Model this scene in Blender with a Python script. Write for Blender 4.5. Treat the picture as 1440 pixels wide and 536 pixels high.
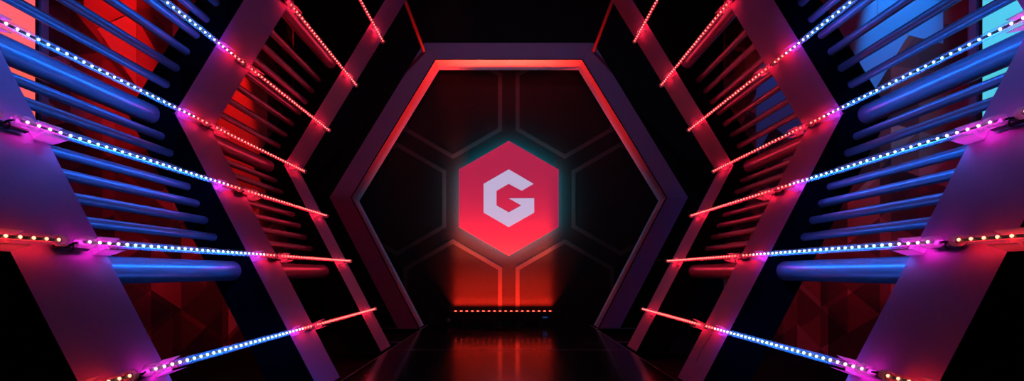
import bpy, bmesh, math, random
from mathutils import Vector, Matrix

S = bpy.context.scene
C = S.collection
for o in list(bpy.data.objects):
    bpy.data.objects.remove(o)

# ------------------------------------------------------------------ camera, world, exposure
CAM_H = 0.673
cd = bpy.data.cameras.new('camera')
cam = bpy.data.objects.new('camera', cd); C.objects.link(cam)
cam.location = (0, 0, CAM_H); cam.rotation_euler = (math.pi / 2, 0, 0)
cd.sensor_fit = 'HORIZONTAL'; cd.sensor_width = 36; cd.lens = 25.0
cd.shift_x = 4.5 / 1440; cd.shift_y = 115 / 1440
cd.clip_start = 0.05; cd.clip_end = 60
S.camera = cam
S.view_settings.view_transform = 'Standard'
try: S.view_settings.look = 'None'
except Exception: pass
S.view_settings.exposure = 0.0; S.view_settings.gamma = 1.0
S.view_settings.use_curve_mapping = False
w = bpy.data.worlds.new('world'); S.world = w; w.use_nodes = True
w.node_tree.nodes['Background'].inputs[0].default_value = (0.25, 0.6, 1.0, 1)
w.node_tree.nodes['Background'].inputs[1].default_value = 0.002

LED_GAIN = 85.0
S.cycles.transparent_max_bounces = 32

def spot(name, loc, target, energy, color, angle, blend=0.6, radius=0.05):
    l = bpy.data.lights.new(name, 'SPOT'); l.energy = energy; l.color = color
    l.spot_size = math.radians(angle); l.spot_blend = blend; l.shadow_soft_size = radius
    o = bpy.data.objects.new(name, l); C.objects.link(o); o.location = loc
    o.rotation_euler = (Vector(target) - Vector(loc)).to_track_quat('-Z', 'Y').to_euler()
    return o
RED, BLUE = (1.0, 0.03, 0.03), (0.015, 0.2, 1.0)
spot('flood_or_added_spot', (-2.0, 4.9, 3.6), (-2.75, 5.0, 2.65), 120, RED, 46)
spot('flood_or_added_spot', (-2.0, 6.9, 3.6), (-2.75, 7.0, 2.3), 170, RED, 56)
spot('flood_or_added_spot', (2.0, 4.85, 3.6), (2.75, 5.0, 2.6), 250, (0.01, 0.33, 1.0), 50)
spot('flood_or_added_spot', (2.25, 6.9, 3.9), (2.75, 7.2, 2.2), 60, BLUE, 75)
spot('flood_or_added_spot', (-1.0, 2.9, 3.0), (-1.95, 2.45, 1.65), 90, BLUE, 46)  # added blue spot, stands in for upper LED tubes that are not built
spot('flood_or_added_spot', (1.0, 2.9, 3.0), (1.95, 2.45, 1.65), 45, (0.1, 0.2, 1.0), 46)  # added right-hand counterpart, also replacing light of unbuilt upper tubes
spot('flood_or_added_spot', (-0.3, 3.6, 0.06), (-1.22, 4.4, 0.12), 9, (0.12, 0.12, 1.0), 34)
spot('flood_or_added_spot', (0, 5.4, 4.4), (0, 8.6, 1.3), 32, (0.42, 0.42, 1.0), 100)  # invented cool fill above the arches, added to lift the portal front
spot('flood_or_added_spot', (2.3, 4.0, 0.1), (2.75, 4.6, 1.2), 3, RED, 110)
spot('flood_or_added_spot', (-2.3, 4.0, 0.1), (-2.75, 4.6, 1.0), 1.2, RED, 110)

# ------------------------------------------------------------------ materials
def mat(name, color, rough=0.5, metal=0.0, emit=None, strength=0.0, spec=0.5):
    m = bpy.data.materials.new(name); m.use_nodes = True
    b = m.node_tree.nodes['Principled BSDF']
    b.inputs['Base Color'].default_value = (*color, 1)
    b.inputs['Roughness'].default_value = rough
    b.inputs['Metallic'].default_value = metal
    b.inputs['Specular IOR Level'].default_value = spec
    if emit:
        b.inputs['Emission Color'].default_value = (*emit, 1)
        b.inputs['Emission Strength'].default_value = strength
    return m

def grain(m, scale, lo, hi, bump=0.0):
    """Fine paint mottling on the base colour and optional bump."""
    nt = m.node_tree; b = nt.nodes['Principled BSDF']
    tc = nt.nodes.new('ShaderNodeTexCoord'); n = nt.nodes.new('ShaderNodeTexNoise')
    n.inputs['Scale'].default_value = scale; n.inputs['Detail'].default_value = 5
    nt.links.new(tc.outputs['Object'], n.inputs['Vector'])
    r = nt.nodes.new('ShaderNodeMapRange')
    r.inputs['To Min'].default_value = lo; r.inputs['To Max'].default_value = hi
    nt.links.new(n.outputs['Fac'], r.inputs['Value'])
    mx = nt.nodes.new('ShaderNodeMix'); mx.data_type = 'RGBA'; mx.blend_type = 'MULTIPLY'
    mx.inputs[0].default_value = 1
    mx.inputs[6].default_value = b.inputs['Base Color'].default_value
    nt.links.new(r.outputs[0], mx.inputs[7]); nt.links.new(mx.outputs[2], b.inputs['Base Color'])
    if bump:
        bp = nt.nodes.new('ShaderNodeBump'); bp.inputs['Strength'].default_value = bump
        bp.inputs['Distance'].default_value = 0.002
        nt.links.new(n.outputs['Fac'], bp.inputs['Height']); nt.links.new(bp.outputs[0], b.inputs['Normal'])
    return m

M = {}
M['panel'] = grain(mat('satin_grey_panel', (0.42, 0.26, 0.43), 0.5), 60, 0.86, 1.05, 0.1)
M['core'] = grain(mat('black_board', (0.003, 0.0036, 0.0045), 0.9, spec=0.0), 25, 0.8, 1.2)
M['bar'] = mat('grey_painted_tube', (0.11, 0.125, 0.14), 0.30, spec=0.9)
M['rod'] = mat('red_painted_rod', (0.25, 0.05, 0.05), 0.45)
M['wallblack'] = grain(mat('matt_black_wall', (0.012, 0.0125, 0.0135), 0.75, spec=0.15), 30, 0.85, 1.15)
M['line'] = mat('pale_grey_line', (0.034, 0.032, 0.032), 0.6)
M['ceil'] = mat('black_ceiling', (0.010, 0.024, 0.032), 0.9)
M['ground'] = mat('black_ground', (0.004, 0.004, 0.0045), 0.8, spec=0.05)
M['plain'] = mat('white_wall', (0.5, 0.5, 0.5), 0.7)
M['post'] = mat('grey_post', (0.35, 0.35, 0.37), 0.4)
M['trim'] = mat('metal_edge', (0.5, 0.48, 0.5), 0.35, 0.7)
M['rubber'] = mat('black_rubber', (0.01, 0.01, 0.011), 0.45)
M['pcb'] = mat('led_strip_board', (0.06, 0.06, 0.07), 0.4)
M['housing'] = mat('black_metal_housing', (0.012, 0.014, 0.016), 0.4)
M['display'] = mat('blue_display', (0.01, 0.02, 0.05), 0.3, emit=(0.02, 0.16, 0.7), strength=0.25)
M['knob'] = mat('pale_knob', (0.45, 0.45, 0.5), 0.35)
M['washer'] = mat('red_wash_lens', (0.3, 0.02, 0.02), 0.2, emit=(1.0, 0.07, 0.04), strength=5.0)
M['sign'] = mat('red_sign_face', (0.75, 0.10, 0.13), 0.5, emit=(0.60, 0.026, 0.115), strength=0.5)
M['letter'] = mat('pale_sign_letter', (0.16, 0.16, 0.18), 0.5, emit=(0.53, 0.46, 0.70), strength=0.9)
M['teal'] = mat('teal_back_light', (0.1, 0.3, 0.3), 0.5, emit=(0.0, 0.42, 0.55), strength=80.0)
M['salmon'] = mat('salmon_light_panel', (0.6, 0.3, 0.3), 0.5, emit=(1.0, 0.115, 0.065), strength=1.0)
M['cyan'] = mat('cyan_light_panel', (0.3, 0.6, 0.6), 0.5, emit=(0.07, 0.60, 0.72), strength=0.95)
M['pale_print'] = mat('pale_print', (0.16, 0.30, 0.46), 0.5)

LEDC = {'blue': (0.008, 0.15, 1.0), 'violet': (0.20, 0.04, 0.95), 'magenta': (0.85, 0.015, 0.60), 'red': (1.0, 0.012, 0.05), 'ember': (1.0, 0.02, 0.03)}
LED_REL = {'blue': 1.0, 'violet': 0.5, 'magenta': 0.27, 'red': 0.27, 'ember': 0.17}
FACEC = {'blue': (0.10, 0.16, 1.0), 'violet': (0.35, 0.12, 0.95), 'magenta': (0.95, 0.10, 0.75), 'red': (1.0, 0.0045, 0.007), 'ember': (1.0, 0.055, 0.045)}
FACES = {'blue': 2.5, 'violet': 1.0, 'magenta': 1.0, 'red': 95.0, 'ember': 1.2}
DIEC = {'blue': (0.55, 0.78, 1.0), 'violet': (0.8, 0.65, 1.0), 'magenta': (1.0, 0.6, 0.95), 'red': (1.0, 0.30, 0.24), 'ember': (1.0, 0.42, 0.25)}
DIES = {'blue': 4.5, 'violet': 5.0, 'magenta': 4.5, 'red': 2.6, 'ember': 2.5}
for k, c in LEDC.items():
    M['led_' + k] = mat('led_' + k, FACEC[k], 0.4, emit=FACEC[k], strength=FACES[k])
    M['ledback_' + k] = mat('led_back_' + k, c, 0.4, emit=c, strength=LED_GAIN * LED_REL[k])
    M['die_' + k] = mat('die_' + k, c, 0.4, emit=DIEC[k], strength=DIES[k])
    for q in ('led_', 'die_'):
        if q + k != 'led_red': M[q + k].cycles.emission_sampling = 'NONE'

def clear_plastic(name, milk, tint=(1, 1, 1)):
    m = bpy.data.materials.new(name); m.use_nodes = True; nt = m.node_tree
    for n in list(nt.nodes): nt.nodes.remove(n)
    out = nt.nodes.new('ShaderNodeOutputMaterial')
    tr = nt.nodes.new('ShaderNodeBsdfTransparent'); tr.inputs[0].default_value = (*tint, 1)
    gl = nt.nodes.new('ShaderNodeBsdfGlossy'); gl.inputs['Roughness'].default_value = 0.2
    tl = nt.nodes.new('ShaderNodeBsdfTranslucent'); tl.inputs[0].default_value = (0.8, 0.8, 0.82, 1)
    df = nt.nodes.new('ShaderNodeBsdfDiffuse'); df.inputs[0].default_value = (0.8, 0.8, 0.82, 1)
    fr = nt.nodes.new('ShaderNodeFresnel'); fr.inputs[0].default_value = 1.22
    a = nt.nodes.new('ShaderNodeMixShader'); hf = nt.nodes.new('ShaderNodeMath'); hf.operation = 'MULTIPLY'; hf.inputs[1].default_value = 0.5
    ge = nt.nodes.new('ShaderNodeNewGeometry'); fb = nt.nodes.new('ShaderNodeMath'); fb.operation = 'SUBTRACT'; fb.inputs[0].default_value = 1.0
    bk = nt.nodes.new('ShaderNodeMath'); bk.operation = 'MULTIPLY'; bk.inputs[1].default_value = 0.45
    nt.links.new(ge.outputs['Backfacing'], bk.inputs[0]); nt.links.new(bk.outputs[0], fb.inputs[1]); fm = nt.nodes.new('ShaderNodeMath'); fm.operation = 'MULTIPLY'
    nt.links.new(fr.outputs[0], fm.inputs[0]); nt.links.new(fb.outputs[0], fm.inputs[1])
    nt.links.new(fm.outputs[0], hf.inputs[0]); nt.links.new(hf.outputs[0], a.inputs[0])
    nt.links.new(tr.outputs[0], a.inputs[1]); nt.links.new(gl.outputs[0], a.inputs[2])
    b = nt.nodes.new('ShaderNodeMixShader'); b.inputs[0].default_value = 0.5
    nt.links.new(tl.outputs[0], b.inputs[1]); nt.links.new(df.outputs[0], b.inputs[2])
    c = nt.nodes.new('ShaderNodeMixShader'); c.inputs[0].default_value = milk
    nt.links.new(a.outputs[0], c.inputs[1]); nt.links.new(b.outputs[0], c.inputs[2])
    nt.links.new(c.outputs[0], out.inputs[0])
    return m
M['tube'] = clear_plastic('clear_tube', 0.06)
M['cap'] = clear_plastic('clear_cap', 0.3)
M['bracket'] = clear_plastic('frosted_bracket', 0.55)

def triangle_print(name, seed):
    """Printed low-poly graphic: an isometric triangle lattice in several reds, over the wall's own Y/Z."""
    m = bpy.data.materials.new(name); m.use_nodes = True; nt = m.node_tree
    b = nt.nodes['Principled BSDF']; b.inputs['Roughness'].default_value = 0.55
    tc = nt.nodes.new('ShaderNodeTexCoord'); sp = nt.nodes.new('ShaderNodeSeparateXYZ')
    nt.links.new(tc.outputs['Object'], sp.inputs[0])
    def math_(op, a, bb):
        n = nt.nodes.new('ShaderNodeMath'); n.operation = op
        for i, v in enumerate((a, bb)):
            if v is None: continue
            if isinstance(v, (int, float)): n.inputs[i].default_value = v
            else: nt.links.new(v, n.inputs[i])
        return n.outputs[0]
    def lattice(s, sd):
        y, z = sp.outputs[1], sp.outputs[2]
        ya = math_('MULTIPLY', math_('ADD', y, 3.17 * sd), 0.62)
        a = math_('FLOOR', math_('DIVIDE', ya, s * 0.8660254), None)
        k = math_('DIVIDE', ya, s * 1.7320508)
        zz = math_('DIVIDE', z, s)
        p = math_('FLOOR', math_('ADD', zz, k), None)
        q = math_('FLOOR', math_('SUBTRACT', zz, k), None)
        cv = nt.nodes.new('ShaderNodeCombineXYZ')
        for i, v in enumerate((a, p, q)): nt.links.new(v, cv.inputs[i])
        wn = nt.nodes.new('ShaderNodeTexWhiteNoise'); wn.noise_dimensions = '4D'; wn.inputs['W'].default_value = sd
        nt.links.new(cv.outputs[0], wn.inputs['Vector'])
        return wn.outputs['Value']
    v = math_('ADD', math_('MULTIPLY', lattice(0.36, seed), 0.45), math_('MULTIPLY', lattice(0.72, seed + 1), 0.55))
    cr = nt.nodes.new('ShaderNodeValToRGB'); cr.color_ramp.interpolation = 'CONSTANT'
    e = cr.color_ramp.elements
    e[0].position = 0; e[0].color = (0.030, 0.010, 0.010, 1)
    e[1].position = 0.27; e[1].color = (0.09, 0.018, 0.016, 1)
    for p_, c_ in ((0.40, (0.16, 0.025, 0.025)), (0.52, (0.30, 0.045, 0.04)), (0.64, (0.55, 0.09, 0.07)), (0.76, (0.75, 0.22, 0.18))):
        x = e.new(p_); x.color = (*c_, 1)
    nt.links.new(v, cr.inputs[0]); nt.links.new(cr.outputs[0], b.inputs['Base Color'])
    return m
M['print_l'] = triangle_print('triangle_print_red', 7.0)
M['print_r'] = triangle_print('triangle_print_dark', 5.0)

def floor_material():
    m = mat('glossy_black_floor', (0.010, 0.010, 0.011), 0.10, spec=0.6)
    nt = m.node_tree; b = nt.nodes['Principled BSDF']
    tc = nt.nodes.new('ShaderNodeTexCoord'); wv = nt.nodes.new('ShaderNodeTexWave')
    wv.bands_direction = 'Y'; wv.inputs['Scale'].default_value = 10.0; wv.inputs['Distortion'].default_value = 0.0
    nt.links.new(tc.outputs['Object'], wv.inputs['Vector'])
    r = nt.nodes.new('ShaderNodeMapRange'); r.inputs['To Min'].default_value = 0.07; r.inputs['To Max'].default_value = 0.16
    nt.links.new(wv.outputs['Fac'], r.inputs['Value']); nt.links.new(r.outputs[0], b.inputs['Roughness'])
    return m
M['floor'] = floor_material()

# ------------------------------------------------------------------ helpers
def tag(o, label=None, cat=None, group=None, kind=None):
    if label: o['label'] = label
    if cat: o['category'] = cat
    if group: o['group'] = group
    if kind: o['kind'] = kind
    return o

def link(name, data, parent=None):
    o = bpy.data.objects.new(name, data); C.objects.link(o)
    if parent: o.parent = parent
    return o

def mesh(name, bm, material, smooth=False, edge=None):
    bmesh.ops.recalc_face_normals(bm, faces=bm.faces[:])
    if edge:
        for f in bm.faces:
            if abs(f.normal.y) > 0.9: f.material_index = 1
    me = bpy.data.meshes.new(name); bm.to_mesh(me); bm.free()
    me.materials.append(material)
    if edge: me.materials.append(edge)
    if smooth:
        for p in me.polygons: p.use_smooth = True
        try: me.set_sharp_from_angle(angle=math.radians(40))
        except Exception: pass
    return me

def box_bm(x0, x1, y0, y1, z0, z1, bm=None, bevel=0.0):
    own = bm is None
    bm = bm or bmesh.new()
    vs = [bm.verts.new((x, y, z)) for x in (x0, x1) for y in (y0, y1) for z in (z0, z1)]
    for f in ((0, 1, 3, 2), (4, 6, 7, 5), (0, 4, 5, 1), (2, 3, 7, 6), (0, 2, 6, 4), (1, 5, 7, 3)):
        bm.faces.new([vs[i] for i in f])
    if bevel and own:
        bmesh.ops.bevel(bm, geom=bm.edges[:], offset=bevel, segments=2, affect='EDGES')
    return bm

def prism_y(pts, y0, y1, bm=None):
    """Extrude a closed XZ polygon along Y."""
    bm = bm or bmesh.new()
    a = [bm.verts.new((x, y0, z)) for x, z in pts]; b = [bm.verts.new((x, y1, z)) for x, z in pts]
    bm.faces.new(a); bm.faces.new(b[::-1])
    n = len(pts)
    for i in range(n): bm.faces.new((a[i], b[i], b[(i + 1) % n], a[(i + 1) % n]))
    return bm

def lathe_y(prof, seg=24, bm=None):
    """Revolve (radius, y) pairs about the Y axis."""
    bm = bm or bmesh.new(); rings = []
    for r, y in prof:
        if r < 1e-6: rings.append([bm.verts.new((0, y, 0))])
        else: rings.append([bm.verts.new((r * math.cos(2 * math.pi * i / seg), y, r * math.sin(2 * math.pi * i / seg))) for i in range(seg)])
    for A, B in zip(rings, rings[1:]):
        for i in range(seg):
            j = (i + 1) % seg
            if len(A) == 1 and len(B) == 1: continue
            if len(A) == 1: bm.faces.new((A[0], B[i], B[j]))
            elif len(B) == 1: bm.faces.new((A[i], B[0], A[j]))
            else: bm.faces.new((A[i], B[i], B[j], A[j]))
    return bm

def sweep(path, r, seg=8, bm=None):
    bm = bm or bmesh.new(); rings = []
    path = [Vector(p) for p in path]
    for i, p in enumerate(path):
        d = (path[min(i + 1, len(path) - 1)] - path[max(i - 1, 0)]).normalized()
        u = d.orthogonal().normalized() if i == 0 else (rings_u - d * rings_u.dot(d)).normalized()
        rings_u = u; v = d.cross(u)
        rings.append([bm.verts.new(p + (u * math.cos(2 * math.pi * k / seg) + v * math.sin(2 * math.pi * k / seg)) * r) for k in range(seg)])
    for A, B in zip(rings, rings[1:]):
        for k in range(seg): bm.faces.new((A[k], A[(k + 1) % seg], B[(k + 1) % seg], B[k]))
    bm.faces.new(rings[0]); bm.faces.new(rings[-1][::-1])
    return bm

def smooth_path(pts, n=8):
    P = [Vector(p) for p in pts]; P = [2 * P[0] - P[1]] + P + [2 * P[-1] - P[-2]]; out = []
    for i in range(1, len(P) - 2):
        for k in range(n):
            t = k / n
            out.append(0.5 * ((2 * P[i]) + (P[i + 1] - P[i - 1]) * t + (2 * P[i - 1] - 5 * P[i] + 4 * P[i + 1] - P[i + 2]) * t * t
                              + (3 * P[i] - P[i - 1] - 3 * P[i + 1] + P[i + 2]) * t ** 3))
    out.append(P[-2]); return out

# ------------------------------------------------------------------ tunnel cross section (heights above the floor)
VX, VZ = 1.90, 1.578            # outward bend of the inner faces
UP, LO = 0.61, 0.52            # slant of the upper and lower legs (dx per dz)
TOPZ = 3.243
DEPTH = 0.267                  # how far an arch reaches outward, measured level
def prof_x(z, off=0.0):
    return (VX + off - UP * (z - VZ)) if z >= VZ else (VX + off - LO * (VZ - z))
def ring(off, topoff, z0=0.0):
    """Right half from the floor to the top corner."""
    zt = TOPZ + topoff
    return [(prof_x(z0, off), z0), (VX + off, VZ), (prof_x(zt, off), zt)]
def full(off, topoff):
    r = ring(off, topoff)
    return r + [(-x, z) for x, z in r[::-1]]
SEG = ['lower right', 'upper right', 'top', 'upper left', 'lower left']

def arch(y0, y1, label, front_lit=False):
    e = link('hexagonal_arch', None); e.location = (0, y0, 0)
    tag(e, label, 'arch')
    y1 -= y0; y0 = 0.0
    t = 0.012
    i_in, i_core, i_out = full(0, 0), full(t * 1.2, t), full(DEPTH, DEPTH * 0.77)
    bm = bmesh.new(); n = 6
    fy = y0 + (t if front_lit else 0)
    rows = [[bm.verts.new((x, y, z)) for x, z in loop] for loop, y in ((i_core, fy), (i_out, fy), (i_out, y1), (i_core, y1))]
    for k in range(4):
        A, B = rows[k], rows[(k + 1) % 4]
        for i in range(n - 1): bm.faces.new((A[i], A[i + 1], B[i + 1], B[i]))
    bm.faces.new([r[0] for r in rows]); bm.faces.new([r[-1] for r in rows][::-1])
    link('core', mesh('core', bm, M['core']), e)
    g = 0.0012
    for i in range(5):
        quad = [i_in[i], i_in[i + 1], i_core[i + 1], i_core[i]]
        # a hairline joint between neighbouring panels
        def sh(a, b):
            d = math.hypot(b[0] - a[0], b[1] - a[1]); return (a[0] + (b[0] - a[0]) * g / d, a[1] + (b[1] - a[1]) * g / d)
        q = [sh(quad[0], quad[1]), sh(quad[1], quad[0]), sh(quad[2], quad[3]), sh(quad[3], quad[2])]
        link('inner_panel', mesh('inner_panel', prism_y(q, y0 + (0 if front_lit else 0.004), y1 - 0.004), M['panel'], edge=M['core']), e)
        if front_lit:
            quad = [i_core[i], i_core[i + 1], i_out[i + 1], i_out[i]]
            q = [sh(quad[0], quad[1]), sh(quad[1], quad[0]), sh(quad[2], quad[3]), sh(quad[3], quad[2])]
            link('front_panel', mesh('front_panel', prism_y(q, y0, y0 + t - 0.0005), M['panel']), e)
    return e

ARCH = [(2.08, 2.59), (4.04, 4.55), (6.01, 6.49)]
Y_PORTAL, Y_PORTAL1, Y_BACK = 8.60, 9.04, 9.10
X_WALL, Z_CEIL = 2.75, 4.7

# ------------------------------------------------------------------ room shell
def struct(name, bm, m, parent=None):
    o = link(name, mesh(name, bm, m), parent); o['kind'] = 'structure' if not parent else o.get('kind', '')
    if parent: del o['kind']
    return o

struct('floor', box_bm(-X_WALL, X_WALL, -0.6, Y_BACK, -0.16, -0.06), M['ground'])
seams = [-0.4, 1.9, 4.03, 6.17, Y_BACK]
deck = link('floor_walkway', None); deck['kind'] = 'structure'
for a, b in zip(seams, seams[1:]):
    link('floor_panel', mesh('floor_panel', box_bm(-1.033, 1.033, a + 0.002, b - 0.002, -0.06, 0.0), M['floor']), deck)
for y in seams[1:-1]:
    link('seam_strip', mesh('seam_strip', box_bm(-1.033, 1.033, y - 0.002, y + 0.002, -0.06, 0.0012), M['trim']), deck)
for s in (-1, 1):
    xs = sorted((s * 1.034, s * 1.040))
    link('edge_strip', mesh('edge_strip', box_bm(xs[0], xs[1], -0.4, Y_BACK, -0.06, 0.001), M['post']), deck)
n_trim = 0
for s in (-1, 1):
    for y, xa, xb in ((8.575, 1.045, 1.56), (6.86, 1.045, 1.30)):
        n_trim += 1
        xs = sorted((s * xa, s * xb))
        tr = struct('trim_%d' % n_trim, box_bm(xs[0], xs[1], y, y + 0.02, -0.008, 0.0), M['trim'])
        link('kerb', mesh('kerb', box_bm(xs[0], xs[1], y, y + 0.02, -0.06, -0.0082), M['ground']), tr)

def wall(name, x_in, m_print):
    s = 1 if x_in > 0 else -1
    xs = sorted((x_in, x_in + s * 0.1))
    o = struct(name, box_bm(xs[0], xs[1], 4.21, Y_BACK + 0.1, -0.16, Z_CEIL), m_print)
    link('plain_section', mesh('plain_section', box_bm(xs[0], xs[1], -0.6, 4.13, -0.16, Z_CEIL), M['plain']), o)
    ps = sorted((x_in - s * 0.03, x_in + s * 0.1))
    link('post', mesh('post', box_bm(ps[0], ps[1], 4.135, 4.205, -0.16, Z_CEIL), M['post']), o)
    return o
wl = wall('wall_left', -X_WALL, M['print_l'])
wr = wall('wall_right', X_WALL, M['print_r'])
wb = struct('wall_back', box_bm(-X_WALL, X_WALL, Y_BACK, Y_BACK + 0.1, -0.16, Z_CEIL), M['wallblack'])
struct('ceiling', box_bm(-X_WALL - 0.1, X_WALL + 0.1, -0.6, Y_BACK + 0.1, Z_CEIL, Z_CEIL + 0.1), M['ceil'])

# pale facets of the print on the right wall
M['red_print'] = mat('red_print', (0.55, 0.09, 0.07), 0.5)
M['scarlet_print'] = mat('scarlet_print', (0.80, 0.20, 0.15), 0.5)
def facet(pts, s=1, name='pale_printed_facet', key='pale_print'):
    bm = bmesh.new()
    a = [bm.verts.new((s * (X_WALL - 0.0015), y, z)) for y, z in pts]; b = [bm.verts.new((s * (X_WALL - 0.0002), y, z)) for y, z in pts]
    bm.faces.new(a); bm.faces.new(b[::-1])
    for i in range(len(pts)): bm.faces.new((a[i], b[i], b[(i + 1) % len(pts)], a[(i + 1) % len(pts)]))
    link(name, mesh(name, bm, M[key]), wr if s > 0 else wl)
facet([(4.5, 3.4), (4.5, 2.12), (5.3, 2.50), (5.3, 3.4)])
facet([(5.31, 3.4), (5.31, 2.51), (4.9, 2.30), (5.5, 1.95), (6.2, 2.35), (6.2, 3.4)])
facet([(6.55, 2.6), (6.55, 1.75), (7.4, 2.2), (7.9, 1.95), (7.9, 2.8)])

facet([(4.75, 2.30), (5.25, 2.05), (5.25, 2.60)], -1, 'scarlet_printed_facet', 'scarlet_print')
facet([(4.6, 2.36), (4.74, 2.31), (5.25, 2.61), (5.25, 3.3), (4.6, 3.3)], -1, 'red_printed_facet', 'red_print')
facet([(5.26, 1.80), (5.9, 1.50), (5.9, 2.20), (5.26, 2.55)], -1, 'red_printed_facet', 'red_print')
facet([(5.91, 1.55), (6.6, 1.90), (6.6, 3.0), (5.91, 3.0)], -1, 'scarlet_printed_facet', 'scarlet_print')
facet([(6.7, 2.7), (6.7, 1.5), (7.3, 1.25), (8.1, 1.6), (8.1, 2.7)], -1, 'red_printed_facet', 'red_print')

# honeycomb outlines on the back wall
PX = Y_BACK / 1000.0
HC = (0.0, CAM_H + 103 * PX); HR = 80 * PX
def hexpts(c, R): return [(c[0] + R * math.sin(math.radians(60 * k)), c[1] + R * math.cos(math.radians(60 * k))) for k in range(6)]
def hex_outline(c, R, wd):
    bm = bmesh.new(); y0, y1 = Y_BACK - 0.0015, Y_BACK - 0.0002
    o_, i_ = hexpts(c, R), hexpts(c, R - wd)
    L = [[bm.verts.new((x, y, z)) for x, z in pts] for pts, y in ((o_, y0), (i_, y0), (i_, y1), (o_, y1))]
    for k in range(4):
        A, B = L[k], L[(k + 1) % 4]
        for i in range(6): bm.faces.new((A[i], A[(i + 1) % 6], B[(i + 1) % 6], B[i]))
    return bm
sp_ = 157.5 * PX
for k in range(6):
    a = math.radians(30 + 60 * k)
    c = (HC[0] + sp_ * math.sin(a), HC[1] + sp_ * math.cos(a))
    link('hexagon_outline', mesh('hexagon_outline', hex_outline(c, HR, 6.5 * PX), M['line']), wb)

# glowing wall panels beyond the posts
for s, key, lab in ((-1, 'salmon', 'glowing salmon-red wall panel beyond the left bars, at upper left corner'),
                    (1, 'cyan', 'glowing cyan wall panel beyond the right bars, at upper right corner')):
    e = link('light_panel', None); e.location = (s * X_WALL, 3.8, 2.2)
    tag(e, lab, 'light panel')
    xs = sorted((-s * 0.030, -s * 0.001))
    y0, y1, z0, z1 = -0.31, 0.315, -0.75, 0.55
    bm = bmesh.new()
    for a in (((y0, y0 + 0.03), (z0, z1)), ((y1 - 0.03, y1), (z0, z1)), ((y0 + 0.03, y1 - 0.03), (z0, z0 + 0.03)), ((y0 + 0.03, y1 - 0.03), (z1 - 0.03, z1))):
        box_bm(xs[0], xs[1], a[0][0], a[0][1], a[1][0], a[1][1], bm)
    link('frame', mesh('frame', bm, M['housing']), e)
    link('diffuser', mesh('diffuser', box_bm(xs[0], xs[1], y0 + 0.032, y1 - 0.032, z0 + 0.032, z1 - 0.032), M[key]), e)

# ------------------------------------------------------------------ arches
arch(*ARCH[0], 'nearest hexagonal arch, its broad purple-lit legs cut by the photo edges')
arch(*ARCH[1], 'middle hexagonal arch, crimson and violet lit, where blue and red LED tubes meet')
arch(*ARCH[2], 'slim red-lit hexagonal arch where the red LED tubes end, next to the portal')
arch(Y_PORTAL, Y_PORTAL1, 'dim hexagonal portal frame with orange-lit soffit around the glowing sign', True)

# ------------------------------------------------------------------ round bars between the arches
BAYS = {'near': (ARCH[0][1], ARCH[1][0]), 'far': (ARCH[1][1], ARCH[2][0])}
K = 1.9 / 470
def bar_mesh(r, L, ends=True):
    return mesh('tube', lathe_y([(0, 0), (r, 0), (r, L), (0, L)], 28), M['bar'], True)
BM = {}
for b, (y0, y1) in BAYS.items():
    BM[b, 'thin'] = bar_mesh(0.022, y1 - y0 - 0.002); BM[b, 'thick'] = bar_mesh(0.055, y1 - y0 - 0.002)
ORD = ['first', 'second', 'third', 'fourth', 'fifth', 'sixth', 'seventh']
def put_bar(b, s, h, kind, label):
    z = h * K + CAM_H
    off = 0.145 if kind == 'thin' else 0.14
    o = link('round_bar', BM[b, kind])
    o.location = (s * prof_x(z, off), BAYS[b][0] + 0.001, z)
    tag(o, label, 'bar', '%s round bars between the arches' % kind)
for b, place in (('near', 'between nearest and middle arch'), ('far', 'between middle and slim arch')):
    for s, side in ((-1, 'left'), (1, 'right')):
        tone = 'blue-lit' if b == 'near' else 'red-lit'
        put_bar(b, s, 222, 'thick', 'thick %s bar at the %s outward bend, %s' % (tone, side, place))
        put_bar(b, s, 2, 'thick', 'thick %s bar lowest on the %s side, %s' % (tone, side, place))
        if b == 'far': put_bar(b, s, 440, 'thick', 'thick %s bar highest on the %s side, %s' % (tone, side, place))
        for k in range(6 if b == 'near' else 7):
            put_bar(b, s, 264 + 23.0 * k, 'thin', '%s thin bar above the thick bend bar, %s side, %s' % (ORD[k], side, place))
        for k in range(7):
            put_bar(b, s, 191 - 23.6 * k, 'thin', '%s thin bar below the thick bend bar, %s side, %s' % (ORD[k], side, place))

# red rods from the slim arch to the portal
for s, side in ((-1, 'left'), (1, 'right')):
    L = Y_PORTAL - ARCH[2][1] - 0.002
    o = link('thin_rod', mesh('thin_rod', lathe_y([(0, 0), (0.018, 0), (0.018, L), (0, L)], 16), M['rod'], True))
    o.location = (s * 1.02, ARCH[2][1] + 0.001, 2.67 + CAM_H)
    tag(o, 'thin red rod reaching the upper %s corner of the portal frame' % side, 'rod', 'red rods at the portal')

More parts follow.
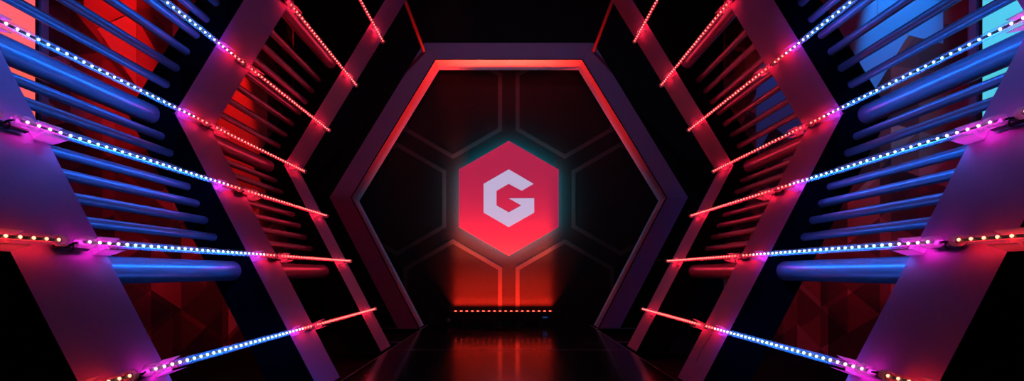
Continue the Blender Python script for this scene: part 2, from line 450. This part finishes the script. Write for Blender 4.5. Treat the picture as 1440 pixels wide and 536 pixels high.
# ------------------------------------------------------------------ LED tubes
TL, TR, PITCH, N_LED, OFF, LED0 = 2.0, 0.0155, 0.0592, 33, 0.052, 0.065
me_shell = mesh('shell', lathe_y([(TR, 0.02), (TR, TL - 0.01)], 20), M['tube'], True)
def strip_mesh(colors):
    """Flexible board lit on its back; one lit run per colour."""
    bm = box_bm(-0.0056, 0.0056, 0.03, TL - 0.02, -0.0004, 0.0006)
    me = mesh('led_strip', bm, M['pcb'])
    bm = bmesh.new(); bm.from_mesh(me); keys = list(LEDC)
    for k in keys: me.materials.append(M['ledback_' + k])
    i = 0
    while i < len(colors):
        j = i
        while j + 1 < len(colors) and colors[j + 1] == colors[i]: j += 1
        a, b_ = max(0.031, LED0 + PITCH * (i - 0.5)), min(TL - 0.021, LED0 + PITCH * (j + 0.5))
        f = bm.faces.new([bm.verts.new(p) for p in ((-0.0054, a, -0.0006), (-0.0054, b_, -0.0006), (0.0054, b_, -0.0006), (0.0054, a, -0.0006))])
        f.material_index = 1 + keys.index(colors[i])
        i = j + 1
    bm.to_mesh(me); bm.free()
    return me
def led_mesh(k):
    bm = bmesh.new(); a, b_, h = 0.0042, 0.0040, 0.0042
    lv = [[bm.verts.new((x * q, y * q, z)) for x, y in ((-1, -1), (1, -1), (1, 1), (-1, 1))] for q, z in ((b_, 0.0007), (a, 0.0012), (b_, h))]
    for A, B in zip(lv, lv[1:]):
        for i in range(4): bm.faces.new((A[i], A[(i + 1) % 4], B[(i + 1) % 4], B[i]))
    bm.faces.new(lv[0][::-1]); bm.faces.new(lv[-1])
    me = mesh('led', bm, M['led_' + k]); me.materials.append(M['die_' + k])
    bm = bmesh.new(); bm.from_mesh(me); R, rows = 0.0056, []
    for a_, z in ((R, h - 0.0030), (R, h + 0.0001), (R * 0.85, h + 0.0026), (R * 0.5, h + 0.0042)):
        rows.append([bm.verts.new((a_ * math.cos(t * math.pi / 4), a_ * math.sin(t * math.pi / 4), z)) for t in range(8)])
    fs = [bm.faces.new((A[i], A[(i + 1) % 8], B[(i + 1) % 8], B[i])) for A, B in zip(rows, rows[1:]) for i in range(8)]
    fs.append(bm.faces.new(rows[-1]))
    for f in fs: f.material_index = 1
    bm.to_mesh(me); bm.free()
    return me
me_led = {k: led_mesh(k) for k in LEDC}
me_coupler = mesh('end_cap', lathe_y([(0.0, 0.0), (0.010, 0.001), (0.017, 0.006), (0.0205, 0.016), (0.0205, 0.030), (0.0185, 0.034), (0.0185, 0.046), (0.0205, 0.050),
                                      (0.0205, 0.078), (0.0195, 0.086), (0.0165, 0.088)], 24), M['cap'], True)
me_endcap = mesh('end_cap', lathe_y([(0.0165, TL - 0.045), (0.0185, TL - 0.043), (0.0185, TL - 0.012), (0.015, TL - 0.003), (0.008, TL), (0, TL)], 24), M['cap'], True)
def bracket_mesh(y0, y1, base):
    """Flared cradle: a foot on the arch panel, two wings that widen upward and hold the tube."""
    bm = bmesh.new(); d = 0.016
    box_bm(-0.020, 0.020, y0 + d, y1 - d, base, base + 0.003, bm)
    for s in (-1, 1):
        P = [(s * 0.018, y0 + d, base + 0.003), (s * 0.018, y1 - d, base + 0.003), (s * 0.0235, y1, 0.004), (s * 0.0235, y0, 0.004)]
        Q = [(x + s * 0.002, y, z) for x, y, z in P]
        a = [bm.verts.new(p) for p in P]; b_ = [bm.verts.new(p) for p in Q]
        bm.faces.new(a); bm.faces.new(b_[::-1])
        for i in range(4): bm.faces.new((a[i], b_[i], b_[(i + 1) % 4], a[(i + 1) % 4]))
    # cross wall below the tube
    box_bm(-0.018, 0.018, (y0 + y1) / 2 - 0.002, (y0 + y1) / 2 + 0.002, base + 0.003, -TR - 0.001, bm)
    return mesh('bracket', bm, M['bracket'])
BR = {}
for key, base in (('flat', -OFF + 0.0015), ('bend', -OFF * 1.3 + 0.0145)):
    BR[key] = [bracket_mesh(0.135, 0.275, base), bracket_mesh(1.685, 1.815, base)]
me_lead = mesh('lead', sweep(smooth_path([(0, 0.012, -0.004), (0.004, -0.012, -0.010), (0.010, -0.022, -0.026), (0.008, -0.005, -0.034), (0.004, 0.010, -0.034)]), 0.0042), M['rubber'], True)
def plug_mesh(y0, y1):
    bm = lathe_y([(0, y0), (0.008, y0 + 0.001), (0.0115, y0 + 0.012), (0.0105, (y0 + y1) / 2 - 0.01), (0.0135, (y0 + y1) / 2 - 0.008),
                  (0.0125, (y0 + y1) / 2 + 0.008), (0.0105, (y0 + y1) / 2 + 0.01), (0.0105, y1 - 0.012), (0.006, y1), (0, y1)], 14)
    bmesh.ops.translate(bm, verts=bm.verts[:], vec=(0.004, 0, -0.034))
    return mesh('plug', bm, M['rubber'], True)
me_plug = plug_mesh(-0.075, 0.110)

NEAR_COL = ['magenta'] * 4 + ['violet'] * 1 + ['blue'] * (N_LED - 12) + ['violet'] * 2 + ['magenta'] * 2 + ['red'] * 3
FAR_COL = ['red'] * N_LED
EDGE_COL = ['ember'] * N_LED
ME_STRIP = {'near': strip_mesh(NEAR_COL), 'far': strip_mesh(FAR_COL), 'edge': strip_mesh(EDGE_COL)}
SLOPES = [1.835, 1.228, 0.79, 0.485, 0.31, 0.071, -0.274]
LEVEL = ['topmost', 'second from top', 'third from top', 'outward-bend', 'third from bottom', 'second from bottom', 'lowest']
def cross(s, slope):
    """Where a tube at this slope from the tunnel axis sits, with its inward normal (side s)."""
    if abs(slope - 0.485) < 1e-3:
        n = Vector((-1, 0)) * 1.3; x0, z0 = VX, VZ
    else:
        up = slope > 0.485
        n = Vector((-1, -UP if up else LO)).normalized()
        # solve (x0 + n*OFF) on the ray z - CAM_H = slope * x, with (x0, z0) on the inner face
        lo, hi = (VZ, TOPZ) if up else (0.0, VZ)
        for _ in range(60):
            mid = (lo + hi) / 2; x0 = prof_x(mid); px, pz = x0 + n.x * OFF, mid + n.y * OFF
            if pz - CAM_H > slope * px: hi = mid
            else: lo = mid
        z0 = mid
    c = Vector((x0 + n.x * OFF, z0 + n.y * OFF))
    return Vector((s * c.x, 0, c.y)), Vector((s * n.x, 0, n.y)).normalized()
def led_tube(s, lev, y0, colors, label, group, bend):
    p, n = cross(s, SLOPES[lev])
    Yv = Vector((0, 1, 0)); Xv = Yv.cross(n)
    e = link('led_tube', None)
    R3 = Matrix((Xv, Yv, n)).transposed()
    e.matrix_world = Matrix.Translation((p.x, y0, p.z)) @ R3.to_4x4()
    tag(e, label, 'LED tube', group)
    link('shell', me_shell, e)
    st = link('led_strip', ME_STRIP['near' if colors is NEAR_COL else 'edge' if colors is EDGE_COL else 'far'], e)
    link('end_cap', me_coupler, e); link('end_cap', me_endcap, e)
    for bmsh in BR['bend' if bend else 'flat']: link('bracket', bmsh, e)
    ld = link('lead', me_lead, e); pl = link('plug', me_plug, e)
    for i in range(N_LED):
        o = link('led', me_led[colors[i]], st); o.location = (0, LED0 + PITCH * i, 0)
    return e

BLUE_LEVEL = {2: 'topmost', 3: 'outward-bend', 4: 'middle', 5: 'second from bottom', 6: 'lowest'}
END_LEVEL = {4: 'upper', 5: 'middle', 6: 'lowest'}
for s, side in ((-1, 'left'), (1, 'right')):
    for lev in range(7):
        led_tube(s, lev, 4.395, FAR_COL, '%s red LED tube on the %s, from middle arch to slim arch' % (LEVEL[lev], side), 'red LED tubes', lev == 3)
    for lev in range(2, 7):
        led_tube(s, lev, 2.345, NEAR_COL, '%s blue LED tube on the %s, from nearest arch to middle arch' % (BLUE_LEVEL[lev], side), 'blue LED tubes', lev == 3)
    for lev in (4, 5, 6):
        led_tube(s, lev, 0.285, EDGE_COL, '%s red LED tube end at the %s photo edge, on the nearest arch' % (END_LEVEL[lev], side), 'red LED tube ends at the photo edges', False)

# ------------------------------------------------------------------ backlit sign
sign = link('hexagon_sign', None); sign.location = (HC[0], Y_BACK, HC[1])
tag(sign, 'glowing red hexagon sign with a pale angular letter G on the black wall', 'sign')
def hex_prism(R, y0, y1): return prism_y(hexpts((0, 0), R), y0, y1)
link('face', mesh('face', hex_prism(HR, -0.100, -0.088), M['sign']), sign)
link('back_light', mesh('back_light', hex_prism(HR * 0.90, -0.0875, -0.070), M['teal']), sign)
link('added_beam_stop', mesh('added_beam_stop', hex_prism(HR * 0.84, -0.0695, -0.0005), M['housing']), sign)  # unseen box added to stop the wash beam passing behind the sign
G = [(249, 88), (404, 178), (330, 221), (249, 178), (173, 222), (173, 312), (249, 355), (327, 312), (249, 268), (407, 267), (407, 357), (249, 447), (93, 357), (93, 178)]
gp = [((x - 249.5) / 4.464 * PX, -(y - 267.5) / 4.464 * PX) for x, y in G]
link('letter', mesh('letter', prism_y(gp, -0.1006, -0.1001), M['letter']), sign)

# ------------------------------------------------------------------ red wash light bar on the floor below the sign
bar = link('wash_light_bar', None); bar.location = (-0.075, 8.99, 0)
tag(bar, 'low black LED wash bar on the floor throwing red light up the wall', 'light bar')
link('housing', mesh('housing', box_bm(-0.645, 0.645, -0.068, 0.068, 0.055, 0.175, bevel=0.006), M['housing']), bar)
for x in (-0.48, 0.48):
    bm = box_bm(x - 0.03, x + 0.03, -0.078, 0.078, 0.0, 0.012); box_bm(x - 0.022, x + 0.022, -0.012, 0.012, 0.012, 0.055, bm)
    link('foot', mesh('foot', bm, M['housing']), bar)
lens = mesh('lens', box_bm(-0.016, 0.016, -0.016, 0.016, 0.1755, 0.186, bevel=0.004), M['washer'])
for k in range(18):
    o = link('lens', lens, bar); o.location = (-0.6 + k * 1.2 / 17, 0.045, 0)
link('display', mesh('display', box_bm(0.50, 0.56, -0.0705, -0.0685, 0.10, 0.115), M['display']), bar)
bmk = lathe_y([(0, -0.03), (0.018, -0.028), (0.022, -0.015), (0.018, 0.0), (0, 0.0)], 16)
kn = link('knob', mesh('knob', bmk, M['knob'], True), bar); kn.location = (-0.68, -0.02, 0.07)
bm = box_bm(-0.70, -0.6455, -0.018, 0.012, 0.05, 0.10)
link('side_plate', mesh('side_plate', bm, M['housing']), bar)
for y, en, spr, tilt, gr in ((0.066, 44, 24, 0.0, 0.03), (0.066, 60, 80, 0.0, 0.02), (-0.035, 17, 22, 10.0, 0.15), (-0.066, 24, 15, -9.0, 0.09)):      # rear row grazes the wall, front row rakes the sign and the soffit
    al = bpy.data.lights.new('wash_beam', 'AREA'); al.shape = 'RECTANGLE'; al.size = 1.24; al.size_y = 0.025
    al.energy = en; al.color = (1.0, gr, gr * 0.4); al.spread = math.radians(spr)
    ao = bpy.data.objects.new('wash_beam', al); C.objects.link(ao); ao.parent = bar
    ao.location = (0, y, 0.19); ao.rotation_euler = (math.pi + math.radians(tilt), 0, 0)

# loose pale wire hanging at the right middle arch
p, n = cross(1, SLOPES[6])
pts = [(p.x + 0.03, 4.30, p.z - 0.045), (p.x - 0.012, 4.33, p.z - 0.10), (p.x - 0.045, 4.34, p.z - 0.16), (p.x - 0.078, 4.335, p.z - 0.215)]
pts = [(prof_x(z) - 0.006, y, z) for x, y, z in pts]
o = link('loose_wire', mesh('loose_wire', sweep(smooth_path(pts), 0.0016, 6), M['pcb'], True))
tag(o, 'thin pale loose wire hanging under lowest right LED tube on middle arch', 'wire')
